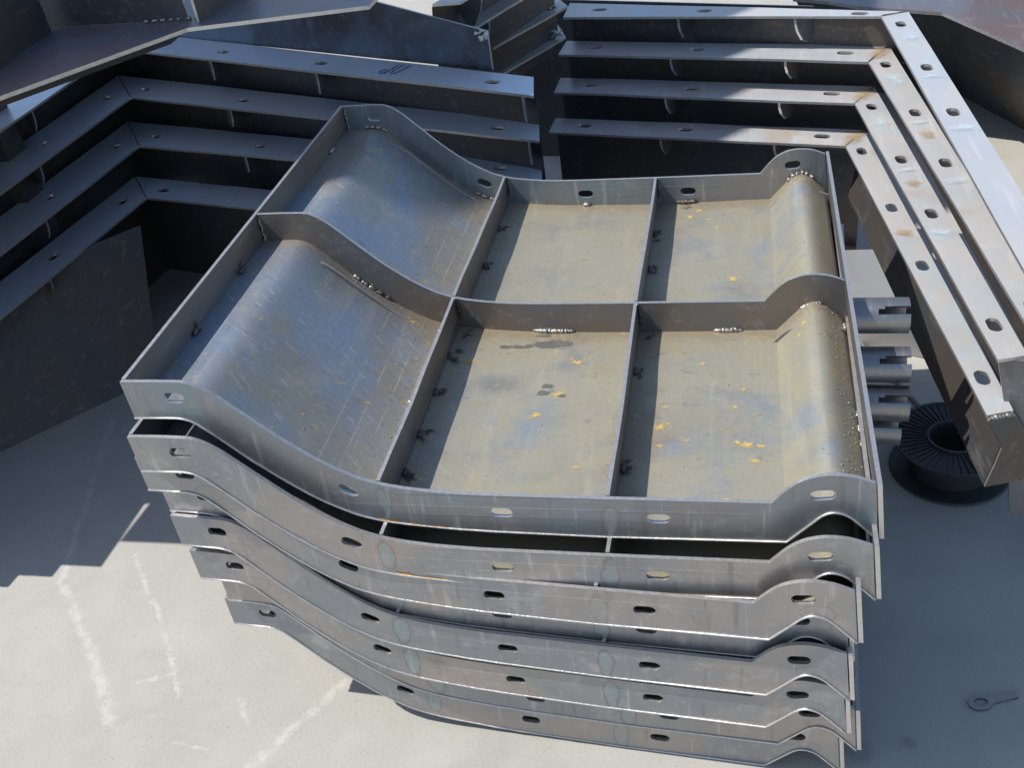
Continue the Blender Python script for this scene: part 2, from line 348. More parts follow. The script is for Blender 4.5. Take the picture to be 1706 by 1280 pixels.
def make_panel():
    root = empty("ribbed_panel")
    # curved shell sheet
    xs = sorted(set([0.004 + 0.9995 * i / 150 for i in range(151)] + [.893, .951, .066])); ys = [T + (D - 2 * T) * j / 40 for j in range(41)]
    m = MB(); nx = len(xs); vs = [(x, y, shell_z(x, y)) for y in ys for x in xs]; n = len(vs)
    vs += [(x, y, z - 0.005) for x, y, z in vs]; fs = []
    for j in range(40):
        for i in range(nx - 1):
            q = (j * nx + i, j * nx + i + 1, (j + 1) * nx + i + 1, (j + 1) * nx + i); fs += [q, tuple(n + k for k in reversed(q))]
    b = [i for i in range(nx)] + [j * nx + nx - 1 for j in range(1, 41)] + [40 * nx + i for i in range(nx - 2, -1, -1)] + [j * nx for j in range(39, 0, -1)]
    fs += [(b[i], b[(i + 1) % len(b)], b[(i + 1) % len(b)] + n, b[i] + n) for i in range(len(b))]
    m.add(vs, fs); m.build("shell_plate", M_SHELL, root, smooth=True, angle=45)
    outline = TOP + list(reversed(BOT))
    def fl(y0, holes, zoff=0.0):
        m = MB()
        # tiny waviness of the torch-cut edge
        ol = [(x + 0, z + (0.0006 * noise.noise(Vector((x * 60, z * 60, y0 * 9))))) for x, z in outline]
        m.plate(ol, holes, T, lambda u, v, w_: (u, y0 + w_ + 0.0012 * noise.noise(Vector((u * 3, v * 3, y0))), v))
        return m.build("flange", [M_FLANGE, M_EDGE], root)
    fl(0.0, [slot(x, z, ang=a, rag=.0004) for x, z, a in SLOTS])
    mo = TOP + [(x, shell_z(x) - .004) for x, z in reversed(BOT)]
    m = MB(); m.plate(mo, [], T, lambda u, v, w_: (u, MID - T / 2 + w_, v)); m.build("flange", [M_RIB, M_EDGE], root)
    fl(D - T, [slot(x, z, ang=a, rag=.0004) for x, z, a in SLOTS])
    for y0 in (-.0006, D + .0006):
        m = MB(); pts = [(x, y0 + .0008 * noise.noise(Vector((x * 40, y0, 3))), z - .0002) for x, z in BOT]
        m.tube(pts, [.0017 * (1 + .45 * noise.noise(Vector((x * 55, y0 * 7, 1)))) for x, z in BOT], 6); m.build("edge_bead", M_EDGE, root, smooth=True)
    # end plates
    m = MB(); m.plate([(T + .001, 0.001), (D - T - .001, 0.001), (D - T - .001, -.0625), (T + .001, -.0625)], [], T, lambda u, v, w_: (w_ - 0.0005, u, v)); m.build("end_plate", [M_RIB, M_EDGE], root)
    m = MB(); m.plate([(-.0015, -.155), (D + .0015, -.155), (D + .0015, -.250), (-.0015, -.250)], [], T, lambda u, v, w_: (1.0095 + w_ - .0 - (v + .25) * 0.1, u, v)); m.build("side_plate", [M_RIB, M_EDGE], root)
    # stiffening ribs: two runs, each cut at the middle flange
    for x, zt in ((.335, -.176), (.658, -.1925)):
        for y0, y1 in ((T + .001, MID - T / 2 - .001), (MID + T / 2 + .001, D - T - .001)):
            m = MB(); zb = shell_z(x) - .004
            pts = [(y0 + (y1 - y0) * k / 8, zt + (0.0012 * math.sin(k * 1.7) if 0 < k < 8 else 0)) for k in range(9)]
            m.plate(pts + [(y1, zb), (y0, zb)], [], T * 0.9, lambda u, v, w_, x=x: (x - T / 2 + w_ + 0.0015 * math.sin(u * 9), u, v)); m.build("rib", [M_RIB, M_EDGE], root)
    # slotted tube stub on the side plate
    m = MB(); R, r = 0.030, 0.0245; cz, cy = -.227, MID; x0, x1 = 1.013, 1.103; NA = 40; NX = 18
    def cut(x, a): # slot on top, open towards the end
        return x > x0 + .040 and abs(a + 0.78) < 0.24 * (1 if x > x0 + .048 else 0.6)
    angs = [-math.pi + 2 * math.pi * k / NA for k in range(NA)]
    vs = []; 
    for rr in (R, r):
        for i in range(NX + 1):
            x = x0 + (x1 - x0) * i / NX
            for a in angs: vs.append((x, cy + rr * math.sin(a), cz + rr * math.cos(a)))
    B = (NX + 1) * NA; keep = {}
    for i in range(NX):
        for k in range(NA):
            xm = x0 + (x1 - x0) * (i + .5) / NX; am = angs[k] + math.pi / NA; keep[i, k] = not cut(xm, am)
    fs = []
    for (i, k), v in keep.items():
        if not v: continue
        k2 = (k + 1) % NA; a, b_, c, d = i * NA + k, (i + 1) * NA + k, (i + 1) * NA + k2, i * NA + k2
        fs += [(a, b_, c, d), (B + d, B + c, B + b_, B + a)]
        for (di, dk), (p, q) in (((0, 1), (c, d)), ((0, -1), (a, b_)), ((1, 0), (b_, c)), ((-1, 0), (d, a))):
            nb = (i + di, (k + dk) % NA)
            if not keep.get(nb, False): fs.append((p, q, B + q, B + p))
    m.add(vs, fs); m.build("tube_stub", M_STUB, root, smooth=True, angle=40)
    return root

panel = make_panel()
Z0 = 0.765
POSES = [((0, 0, Z0), 0, 0), ((-.0024, -.0288, Z0 - .0742), -.0103, -.0027), ((-.0202, -.0108, Z0 - .1270), -.0533, .003), ((-.0223, .0176, Z0 - .1961), -.053, .0094),
         ((-.019, .007, Z0 - .2593), -.0587, .0103), ((-.0174, .0134, Z0 - .3406), -.0609, .0125), ((.004, .030, Z0 - .4100), -.054, .016), ((-.0138, .0416, Z0 - .4832), -.0542, .0199)]
PL = ["topmost ribbed steel panel of the stack, its curved bays open to the sun",
      "second ribbed panel from the top, bent left corner just below the topmost panel",
      "third ribbed panel from the top of the central stack",
      "fourth ribbed panel from the top, mostly hidden under the third",
      "fifth ribbed panel from the top, with a bluish bent left end",
      "sixth ribbed panel from the top of the central stack",
      "thin sliver of the second lowest panel, almost hidden in the stack",
      "lowest ribbed panel of the stack, resting on the concrete"]
panels = [panel] + [copy_tree(panel) for _ in range(7)]
for p, (loc, yaw, roll), lab in zip(panels, POSES, PL):
    p.location = loc; p.rotation_euler = (0, roll, yaw)
    if p in panels[4:]:
        for ch in [c for c in p.children if c.name.startswith('tube_stub')]: bpy.data.objects.remove(ch)
    tag(p, lab, "steel panel", "ribbed steel panels in the central stack")

for p in panels[:1]:
    for ch in p.children:
        if ch.name.split('.')[0] == 'flange' and ch.data.materials[0] == M_FLANGE:
            ch.data = ch.data.copy(); ch.data.materials[0] = M_FLTOP

# ------------------------------------------------------------------ welds, paint and spatter on the panels
def bead(p0, p1, r, parent, mat, seed=0, name="weld_bead"):
    m = MB(); p0, p1 = Vector(p0), Vector(p1); n = max(5, int((p1 - p0).length / (r * 0.45)))
    pts = []; rd = []
    for i in range(n + 1):
        t = i / n; e = min(1, 4 * t + .3, 4 * (1 - t) + .3)
        pts.append(p0.lerp(p1, t) + Vector((noise.noise(Vector((i * 1.7, seed, 0))), noise.noise(Vector((i * 1.7, seed, 9))), 0.4 * noise.noise(Vector((i, seed, 4))))) * r * 0.9)
        rd.append(r * e * (1 + 0.38 * noise.noise(Vector((i * 1.13, seed * 3.1, 2)))))
    m.tube(pts, rd, 8); return m.build(name, mat, parent, smooth=True)
def on(x, y, dz=0.0006): return (x, y, shell_z(x, y) + dz)
spat = []
def welds():
    k = 0
    def b(p0, p1, r, mat, sp=0, spr=.02):
        nonlocal k; k += 1; bead(p0, p1, r, panel, mat, k)
        for _ in range(sp):
            c = Vector(p0).lerp(Vector(p1), random.random()); spat.append((c.x + random.gauss(0, spr), c.y - abs(random.gauss(0, spr)) , None))
    yf = MID - T / 2 - .002
    b((.472, yf, shell_z(.472) + .003), (.545, yf, shell_z(.545) + .003), .0042, M_WELD, 14)
    b((.787, yf, shell_z(.787) + .003), (.835, yf, shell_z(.835) + .003), .0042, M_WELD, 14)
    b((.930, yf, shell_z(.93) + .003), (.965, yf, shell_z(.965) + .003), .0044, M_WELD, 14)
    for i in range(5): x = .158 + i * .012; b((x, yf, shell_z(x) + .003), (x + .010, yf, shell_z(x + .010) + .003), .0036, M_WELD if i < 3 else M_WELDD, 9)
    yb = D - T - .002
    b((.500, yb, shell_z(.5) + .003), (.520, yb, shell_z(.52) + .003), .0048, M_WELD, 6)
    b((.700, yb, shell_z(.7) + .003), (.745, yb, shell_z(.745) + .003), .0040, M_WELDD, 10)
    for i in range(6): x = .925 + i * .009; b((x, yb - .002, shell_z(x) + .004), (x + .007, yb - .004, shell_z(x + .007) + .004), .0042, M_WELD, 14, .014)
    for i in range(3): x = .265 + i * .016; b((x, yb, shell_z(x) + .003), (x + .012, yb, shell_z(x + .012) + .003), .0032, M_WELD, 4)
    for i in range(4): x = .045 + i * .013; b((x, yb, shell_z(x) + .004), (x + .011, yb, shell_z(x + .011) + .004), .0040, M_WELD, 4)
    for y in (.19, .375, .86): b((.0085, y, -.048), (.0085, y + .022, -.048), .0042, M_WELD if y > .8 else M_WELDD, 3)
    for y in (.085, .175, .285, .39): b((.340, y, shell_z(.34) + .003), (.341, y + .016, shell_z(.34) + .003), .0046, M_WELDD, 2)
    for y in (.70, .855): b((.340, y, shell_z(.34) + .003), (.341, y + .016, shell_z(.34) + .003), .0046, M_WELDD, 2)
    for y in (.12, .365, .70, .84): b((.663, y, shell_z(.663) + .003), (.664, y + .018, shell_z(.663) + .003), .0046, M_WELDD, 2)
    for x, z in ((.340, -.178), (.663, -.194)):
        for yy in (yf, yb):
            b((x, yy, z - .004), (x + .001, yy, z - .045), .0030, M_WELDD, 8, .012)
    for x in (.333, .656): b((x - .002, yf - .001, prof(TOP, x) - .001), (x + .005, yf - .002, prof(TOP, x) + .0005), .003, M_WELD, 5, .012)
    for yy in (yf, yb): b((.0085, yy, -.006), (.0090, yy, -.058), .0030, M_WELD, 4, .012)
    for y in (.165, .20, .235, .47): b((1.002, y, -.236), (1.002, y + .016, -.236), .0042, M_WELD, 10, .012)
    # filler rod laid along the front half of the first rib, tacked in three places
    m = MB(); m.tube([(.3285, .16 + .28 * i / 6, -.190 + .0012 * math.sin(i * 2)) for i in range(7)], .0022, 6); m.build("filler_rod", M_EDGE, panel, smooth=True)
    for y in (.20, .30, .40): b((.3285, y, -.189), (.3285, y + .011, -.189), .0045, M_WELD, 3, .015)
    b((.331, .115, -.186), (.331, .150, -.186), .0035, M_WELDD)
welds()
# spatter grains
m = MB()
for _ in range(230): spat.append((random.uniform(.02, .98), random.uniform(.02, .97), None))
for _ in range(160): spat.append((random.gauss(.985, .012), random.uniform(.05, .5), None))
for _ in range(120): spat.append((.30 + random.gauss(0, .03), random.uniform(.03, .47), None))
for x, y, _ in spat:
    if not (.012 < x < .999 and .01 < y < .98): continue
    r = random.uniform(.0005, .0014) * (1.0 if random.random() < .9 else 1.5); z = shell_z(x, y) + r * .4
    m.add([(x + r, y, z), (x, y + r, z), (x - r, y, z), (x, y - r, z), (x, y, z + r), (x, y, z - r)], [(0, 1, 4), (1, 2, 4), (2, 3, 4), (3, 0, 4), (1, 0, 5), (2, 1, 5), (3, 2, 5), (0, 3, 5)])
tag(m.build("weld_spatter", M_WELD, panel, smooth=True), kind="stuff")

def blot(m, cx, cy, rx, ry, ang=0.0, rough=.5, seed=0, n=26, dz=.0007):
    ca, sa = math.cos(ang), math.sin(ang); vs = [on(cx, cy, dz)]
    for i in range(n):
        a = 2 * math.pi * i / n
        k = 1 + rough * 1.3 * noise.noise(Vector((math.cos(a) * 1.6, math.sin(a) * 1.6, seed * 7.3))) + rough * .7 * noise.noise(Vector((math.cos(a) * 5, math.sin(a) * 5, seed * 3.7 + 40)))
        k = max(.18, k); x, y = rx * k * math.cos(a), ry * k * math.sin(a)
        vs.append(on(cx + x * ca - y * sa, cy + x * sa + y * ca, dz))
    m.cent.append(len(m.v)); m.add(vs, [(0, i + 1, (i + 1) % n + 1) for i in range(n)])
YM = [(.749, .946), (.768, .907), (.731, .921), (.818, .668), (.705, .668), (.839, .324), (.773, .395), (.717, .279), (.712, .227), (.723, .236), (.843, .188), (.863, .184), (.854, .15), (.828, .193), (.814, .066), (.825, .278),
      (.541, .31), (.513, .254), (.373, .388), (.362, .392), (.56, .4), (.55, .409), (.03, .361), (.039, .367), (.058, .084), (.092, .253), (.263, .336), (.249, .22), (.261, .465), (.099, .941), (.12, .917), (.128, .946), (.089, .649),
      (.934, .443), (.925, .422), (.964, .398), (.755, .197), (.715, .183), (.787, .869), (.168, .4), (.185, .126), (.594, .131)]
m = MB(); BIG = {3, 10, 17, 18, 16, 20, 0, 8}
for i, (x, y) in enumerate(YM):
    s = 1.0 if i in BIG else random.uniform(.35, .7)
    if x < .3: s *= .6
    blot(m, x, y, .0165 * s, .0115 * s, random.uniform(-.4, .4), .75, i)
    for q in range(random.choice((1, 2, 3))):
        blot(m, x + random.gauss(0, .011), y + random.gauss(0, .008), random.uniform(.002, .005) * s, random.uniform(.0015, .004) * s, 0, .8, i * 5 + q + 100)
tag(m.build("paint_flecks", M_YEL, panel), "ochre yellow paint flecks on the shell", kind="stuff")
m = MB()
for i, (x, y, a, b) in enumerate(((.430, .440, .012, .006), (.452, .442, .013, .006), (.470, .446, .010, .0055), (.492, .452, .017, .012), (.514, .455, .014, .012), (.535, .456, .013, .008), (.515, .313, .011, .007), (.520, .331, .012, .006), (.549, .306, .008, .004), (.490, .480, .016, .004))):
    blot(m, x, y, a, b, .1, .35, i + 300, dz=.0009)
tag(m.build("oil_stain", M_OIL, panel), kind="stuff")
# soot round the burnt tack welds
m = MB()
for i, (x, y) in enumerate(((.345, .09), (.346, .183), (.346, .293), (.346, .4), (.346, .71), (.346, .862), (.668, .13), (.668, .375), (.668, .71), (.668, .85), (.72, .975), (.35, .48), (.675, .483))):
    for q in range(4): blot(m, x + abs(random.gauss(0, .004)), y + random.gauss(0, .010), random.uniform(.005, .012), random.uniform(.006, .014), 0, .7, i * 9 + q + 500, 20, .0008)
for i, y in enumerate((.2, .386)):
    for q in range(6):
        cy, cz, rr = y + random.gauss(0, .012), -.045 + random.gauss(0, .009), random.uniform(.004, .009)
        vs = [(.0062, cy, cz)]
        for a in range(18):
            t = 2 * math.pi * a / 18; kk = rr * max(.2, 1 + 1.1 * noise.noise(Vector((math.cos(t) * 3, math.sin(t) * 3, i * 9 + q))))
            vs.append((.0062 + .0002 * q, cy + kk * math.cos(t), min(-.006, max(-.055, cz + kk * math.sin(t)))))
        m.cent.append(len(m.v)); m.add(vs, [(0, a + 1, (a + 1) % 18 + 1) for a in range(18)])
tag(m.build("soot_patch", M_SOOT, panel), kind="stuff")
# orange paint run on the lower edge of the two upper flanges
for pn, x0, x1 in ((panels[0], .325, .425), (panels[1], .345, .44)):
    m = MB(); n = 26; up = []; lo = []
    for i in range(n + 1):
        x = x0 + (x1 - x0) * i / n; zb = prof(BOT, x); h = .0045 * max(.12, 1 - .6 * i / n + .8 * noise.noise(Vector((x * 90, x0 * 50, 0))))
        up.append((x, -.0012, zb + h)); lo.append((x, -.0012, zb - .0006))
    m.add(up + lo + [(x, .004, zb) for x, y, zb in lo], [(i, i + 1, n + 2 + i, n + 1 + i) for i in range(n)] + [(n + 1 + i, n + 2 + i, 2 * n + 3 + i, 2 * n + 2 + i) for i in range(n)])
    m.build("paint_run", M_ORA, pn)

# ------------------------------------------------------------------ bent channel sections stacked behind
def lerp2(a, b, t): return (a[0] + (b[0] - a[0]) * t, a[1] + (b[1] - a[1]) * t)
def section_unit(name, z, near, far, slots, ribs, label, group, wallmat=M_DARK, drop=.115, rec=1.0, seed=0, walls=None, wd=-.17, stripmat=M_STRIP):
    """near/far: plan points of the inner and outer edge of the flange strip (end, corner, end)"""
    c = near[1] if len(near) == 3 else near[0]
    root = empty(name, (c[0], c[1], z)); O = Vector((c[0], c[1], z))
    def L(x, y, zz): return (x - O.x, y - O.y, zz - O.z)
    na = len(near) - 1
    for a in range(na):
        n0, n1, f0, f1 = near[a], near[a + 1], far[a], far[a + 1]
        d = Vector((n1[0] - n0[0], n1[1] - n0[1])); ln = d.length; ang = math.atan2(d.y, d.x)
        holes = []
        for s, k in slots[a]:
            p = lerp2(lerp2(n0, n1, s / ln), lerp2(f0, f1, s / ln), k); holes.append(slot(p[0], p[1], .040, .022, ang, rag=.0005))
        m = MB(); N = 10
        out = [lerp2(n0, n1, i / N) for i in range(N + 1)] + [lerp2(f1, f0, i / N) for i in range(N + 1)]
        if a == 0 and na == 2: out = [(x - d.x / ln * .0008 * (1 if i in (N, N + 1) else 0), y - d.y / ln * .0008 * (1 if i in (N, N + 1) else 0)) for i, (x, y) in enumerate(out)]
        m.plate(out, holes, .006, lambda u, v, w_: L(u, v, z + w_ - .006 + .0018 * noise.noise(Vector((u * 5, v * 5, seed)))))
        m.build("flange_strip", [stripmat, M_EDGE], root)
        # stiffener gussets under the strip
        for s in ribs[a]:
            t = s / ln; pn, pf = lerp2(n0, n1, t), lerp2(f0, f1, t); q = Vector((pf[0] - pn[0], pf[1] - pn[1])) * rec
            e = d.normalized(); m = MB()
            prof2 = [(0.02, -.007), (1, -.007), (1, -drop * .5), (.72, -drop * .86), (.42, -drop * .74), (.16, -drop * .46), (.05, -drop * .24)]
            m.plate(prof2, [], .006, lambda u, v, w_: L(pn[0] + q.x * u + e.x * (w_ - .003), pn[1] + q.y * u + e.y * (w_ - .003), z + v)); m.build("gusset", [M_RIB, M_EDGE], root)
    # wall plates hanging from the strip, one per arm: section as (share of strip width, drop)
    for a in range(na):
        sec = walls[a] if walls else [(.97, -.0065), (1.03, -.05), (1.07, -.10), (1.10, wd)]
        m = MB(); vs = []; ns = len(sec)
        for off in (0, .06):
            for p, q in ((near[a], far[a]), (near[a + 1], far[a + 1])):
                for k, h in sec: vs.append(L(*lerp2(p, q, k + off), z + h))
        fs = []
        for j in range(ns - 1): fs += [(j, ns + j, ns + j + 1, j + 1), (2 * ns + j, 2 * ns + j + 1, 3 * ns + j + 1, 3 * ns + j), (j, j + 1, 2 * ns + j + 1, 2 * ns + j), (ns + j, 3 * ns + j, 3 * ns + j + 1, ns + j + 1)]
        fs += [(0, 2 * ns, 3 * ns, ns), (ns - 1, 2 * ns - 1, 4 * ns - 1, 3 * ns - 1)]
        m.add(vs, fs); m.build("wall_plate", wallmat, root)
    if na == 2:   # mitre weld
        a, b = near[1], far[1]; m = MB(); pts = [L(*lerp2(a, b, i / 12), z + .0008) for i in range(13)]
        m.tube(pts, [.0016 * (1 + .5 * noise.noise(Vector((i * 1.3, seed, 3)))) for i in range(13)], 6); m.build("mitre_weld", M_RIB, root, smooth=True)
    tag(root, label, "steel section", group); return root

GL = "bent steel sections stacked on the left"
# left stack (z, near: arm end, corner, run end; far)
LS = [(.335, [(-1.012, .22), (-.875, 1.495), (.33, 1.18)], [(-1.155, .22), (-.991, 1.648), (.30, 1.30)], "lowest bent section of the left stack, above the leaning dark plate"),
      (.455, [(-1.020, .205), (-.904, 1.594), (.364, 1.239)], [(-1.165, .205), (-1.048, 1.798), (.345, 1.355)], "second lowest bent section of the left stack"),
      (.575, [(-1.012, .22), (-.926, 1.672), (.377, 1.203)], [(-1.155, .22), (-1.079, 1.881), (.358, 1.315)], "third bent section up in the left stack, its bluish strip ending behind the panel"),
      (.695, [(-.99, .235), (-.963, 1.751), (.382, 1.172)], [(-1.13, .235), (-1.11, 1.965), (.363, 1.290)], "uppermost bent section of the left stack, blue marker writing on its strip")]
left_units = []
for i, (z, ne, fa, lab) in enumerate(LS):
    l0 = (Vector(ne[1]) - Vector(ne[0])).length; l1 = (Vector(ne[2]) - Vector(ne[1])).length
    left_units.append(section_unit("bent_section", z, ne, fa, [[(l0 - .09, .5), (l0 - .40, .5), (l0 - .72, .5)], [(.085, .45), (.47, .45), (.83, .45), (l1 - .11, .45)]], [[l0 - .46, l0 - .95], [.40, .80, l1 - .03]], lab, GL, seed=i, walls=[[(.97, -.0065), (1.04, -.06), (1.06, -.334)]] * 2 if i == 0 else None, wd=-.25, stripmat=M_STRIPSKY))
# blue marker writing "dU" on the uppermost strip
def writing(unit, org, ex, ey, strokes, r=.0011):
    m = MB()
    for st in strokes:
        pts = [Vector((org[0] + ex[0] * a + ey[0] * b - unit.location.x, org[1] + ex[1] * a + ey[1] * b - unit.location.y, .0016)) for a, b in smooth_line(st, 4)]
        m.tube(pts, r, 5)
    return m.build("marker_writing", M_BLUE, unit)
e1 = (Vector((.382, 1.172)) - Vector((-.963, 1.751))).normalized(); e1n = Vector((-e1.y, e1.x))
pb = Vector((-.963, 1.751)) + e1 * .985 + e1n * .020
writing(left_units[3], pb, e1, e1n, [[(.016, .028), (.004, .030), (.000, .014), (.010, .006), (.018, .018)], [(.018, .072), (.019, .040), (.020, .008)], [(.034, .072), (.032, .030), (.042, .012), (.052, .030), (.054, .074)]])

GR = "bent steel sections stacked on the right"
RS = [(.440, [(.329, 1.575), (1.079, 1.398), (1.212, .356)], [(.333, 1.672), (1.128, 1.486), (1.253, .369)], "lowest bent section of the right stack, its leg end above the black spool"),
      (.527, [(.343, 1.637), (1.098, 1.443), (1.221, .384)], [(.346, 1.745), (1.152, 1.545), (1.266, .397)], "second lowest bent section of the right stack, sunlit strip with rusty mitre"),
      (.613, [(.357, 1.682), (1.127, 1.482), (1.248, .300)], [(.366, 1.788), (1.183, 1.585), (1.292, .312)], "third bent section up in the right stack, light blue chalk on its leg"),
      (.700, [(.375, 1.714), (1.154, 1.537), (1.235, .250)], [(.377, 1.835), (1.216, 1.556), (1.293, .260)], "uppermost bent section of the right stack")]
right_units = []
for i, (z, ne, fa, lab) in enumerate(RS):
    l0 = (Vector(ne[1]) - Vector(ne[0])).length; l1 = (Vector(ne[2]) - Vector(ne[1])).length
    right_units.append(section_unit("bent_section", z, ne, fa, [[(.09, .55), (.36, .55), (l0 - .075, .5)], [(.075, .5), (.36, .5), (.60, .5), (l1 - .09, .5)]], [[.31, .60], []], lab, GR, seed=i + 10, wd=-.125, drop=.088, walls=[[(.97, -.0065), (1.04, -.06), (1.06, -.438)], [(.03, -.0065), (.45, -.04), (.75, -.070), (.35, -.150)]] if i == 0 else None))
def flat_blot(m, unit, p, rx, ry, ang, seed, rough=.5, dz=.0026, n=24, hole=None):
    ca, sa = math.cos(ang), math.sin(ang); o = unit.location; vs = [(p[0] - o.x, p[1] - o.y, dz)]
    for i in range(n):
        a = 2 * math.pi * i / n; k = max(.3, 1 + rough * noise.noise(Vector((math.cos(a) * 1.8, math.sin(a) * 1.8, seed * 5.1)))); x, y = rx * k * math.cos(a), ry * k * math.sin(a)
        vs.append((p[0] + x * ca - y * sa - o.x, p[1] + x * sa + y * ca - o.y, dz))
    if hole:
        vs = vs[1:]; b = len(m.v); m.cent += [b + n + i for i in range(n)]
        vs += [(p[0] + hx * ca - hy * sa - o.x, p[1] + hx * sa + hy * ca - o.y, dz) for hx, hy in ((hole[0] * math.cos(2 * math.pi * i / n), hole[1] * math.sin(2 * math.pi * i / n)) for i in range(n))]
        m.add(vs, [(i, (i + 1) % n, n + (i + 1) % n, n + i) for i in range(n)]); return
    m.cent.append(len(m.v)); m.add(vs, [(0, i + 1, (i + 1) % n + 1) for i in range(n)])
for i, un in enumerate(right_units):
    ne, fa = RS[i][1], RS[i][2]; n1, n2, f1, f2 = (Vector(p) for p in (ne[1], ne[2], fa[1], fa[2])); e = (n2 - n1); ln = e.length; ang = math.atan2(e.y, e.x)
    def mid(s, k=.5): return (n1.lerp(n2, s / ln)).lerp(f1.lerp(f2, s / ln), k)
    m = MB(); md = n1.lerp(f1, .5)
    if i < 3:
        flat_blot(m, un, md, .075, .032, math.atan2((f1 - n1).y, (f1 - n1).x), i, .3)
        flat_blot(m, un, mid(.47, .45), .030, .024, ang, i + 9, .4, .0027)
        tag(m.build("rust_bloom", M_RUST, un), kind="stuff")
    if i > 0:
        m = MB()
        for q, s_ in enumerate((.17, .415, .68)): flat_blot(m, un, mid(s_, .5), (.055, .014, .02)[q], .030, ang, i * 5 + q + 60, .5, .0032)
        tag(m.build("chalk_smear", M_CHALK, un), kind="stuff")
# end closure of the lowest section's leg
u = right_units[0]; n0, f0 = Vector(RS[0][1][2]), Vector(RS[0][2][2]); q = f0 - n0
m = MB(); m.plate([(0.0, -.007), (1.05, -.007), (1.75, -.06), (1.9, -.15), (.36, -.15), (.62, -.105), (.76, -.072), (.5, -.045)], [], .006, lambda a, b, w_: (n0.x + q.x * a - u.location.x + .0008, n0.y + q.y * a - w_ - u.location.y - .0005, b)); m.build("end_closure", [M_DARK, M_EDGE], u)
bead((n0.x + q.x * .03 - u.location.x, n0.y - .004 - u.location.y, -.004), (f0.x - u.location.x, f0.y - .004 - u.location.y, -.004), .0034, u, M_WELD, 77)
u2 = right_units[1]; m = MB()
m.plate([(1.224, .520), (1.270, .520), (1.40, .455), (1.52, .30), (1.52, .16), (1.285, .20), (1.262, .36)], [], .006, lambda a, b, w_: (a - u2.location.x, .392 - (a - 1.22) * .02 + w_ - u2.location.y, b - u2.location.z)); m.build("end_closure", [M_RIB, M_EDGE], u2)
# third, farther stack: straight strips running away between the two
GN = "straight sections of the far stack"
NS = [(.50, [(.030, 1.640), (.300, 2.176)], [(-.030, 1.64), (.255, 2.312)], "lowest straight section of the far stack between the two bent stacks"),
      (.62, [(.100, 1.62), (.330, 2.086)], [(.030, 1.62), (.275, 2.20)], "second straight section up in the far stack"),
      (.74, [(.165, 1.52), (.345, 2.00)], [(.095, 1.52), (.290, 2.11)], "third straight section up in the far stack, near the picture's top edge"),
      (.83, [(.170, 1.46), (.350, 1.95)], [(.100, 1.46), (.295, 2.05)], "uppermost straight section of the far stack, cut by the picture's top edge")]
for i, (z, ne, fa, lab) in enumerate(NS):
    l0 = (Vector(ne[1]) - Vector(ne[0])).length
    section_unit("straight_section", z, ne, fa, [[(l0 - .06, .4)]], [[.1]], lab, GN, seed=i + 20)

def slab(name, pts, th, mats, label, cat, group=None, parent=None):
    """flat plate through 3-D points (planar), thickened along its normal"""
    P = [Vector(p) for p in pts]; o = P[0]; ex = (P[1] - P[0]).normalized(); nn = ex.cross(P[-1] - P[0]).normalized(); ey = nn.cross(ex)
    m = MB(); m.plate([((p - o).dot(ex), (p - o).dot(ey)) for p in P], [], th, lambda a, b, w_: tuple(ex * a + ey * b + nn * (w_ - th)))
    ob = m.build(name, mats, parent)
    if parent is None: ob.location = o
    else: ob.location = o
    if label: tag(ob, label, cat, group)
    return ob
# upright plate on the far edge of the uppermost left section
rp = slab("upright_plate", [(.250, 1.362, .692), (.250, 1.364, .785), (-.11, 1.52, .845), (-.65, 1.76, .935), (-.95, 1.893, .935), (-.95, 1.893, .692)], .006, [M_PLATESKY, M_EDGE], "dark upright plate standing behind the uppermost left strip, tape on its corner", "steel plate")
m = MB(); random.seed(3)
for _ in range(9):
    c = Vector((random.uniform(-.012, .012), random.uniform(-.006, .006), random.uniform(-.012, .010))); r = random.uniform(.006, .012)
    v = [c + Vector((random.uniform(-1, 1), random.uniform(-.5, .5), random.uniform(-1, 1))) * r for _ in range(4)]; m.add(v, [(0, 1, 2), (0, 2, 3), (0, 3, 1), (1, 3, 2)])
o = m.build("tape_scrap", M_TAPE); o.location = (.238, 1.352, .780); tag(o, "crumpled pale tape on the corner of the dark upright plate", "tape", "crumpled pale scraps")
m = MB()
for _ in range(16):
    c = Vector((random.gauss(0, .018), random.gauss(0, .012), abs(random.gauss(0, .010)))); r = random.uniform(.006, .013)
    v = [c + Vector((random.uniform(-1, 1), random.uniform(-1, 1), random.uniform(-.6, .8))) * r for _ in range(4)]; m.add(v, [(0, 1, 2), (0, 2, 3), (0, 3, 1), (1, 3, 2)])
o = m.build("foil_scrap", M_TAPE); o.location = (.272, 2.165, .506); tag(o, "crumpled pale foil on the far strip beside the right stack", "scrap", "crumpled pale scraps")

slab("gap_shade_plate", [(.12, 2.42, .001), (1.05, 2.30, .001), (1.05, 2.30, .50), (.12, 2.42, .56)], .006, [M_DARK, M_EDGE], "added dark plate standing in for the shade in the gap behind the far stack", "steel plate")  # added plate, darkens the gap where only shade lies
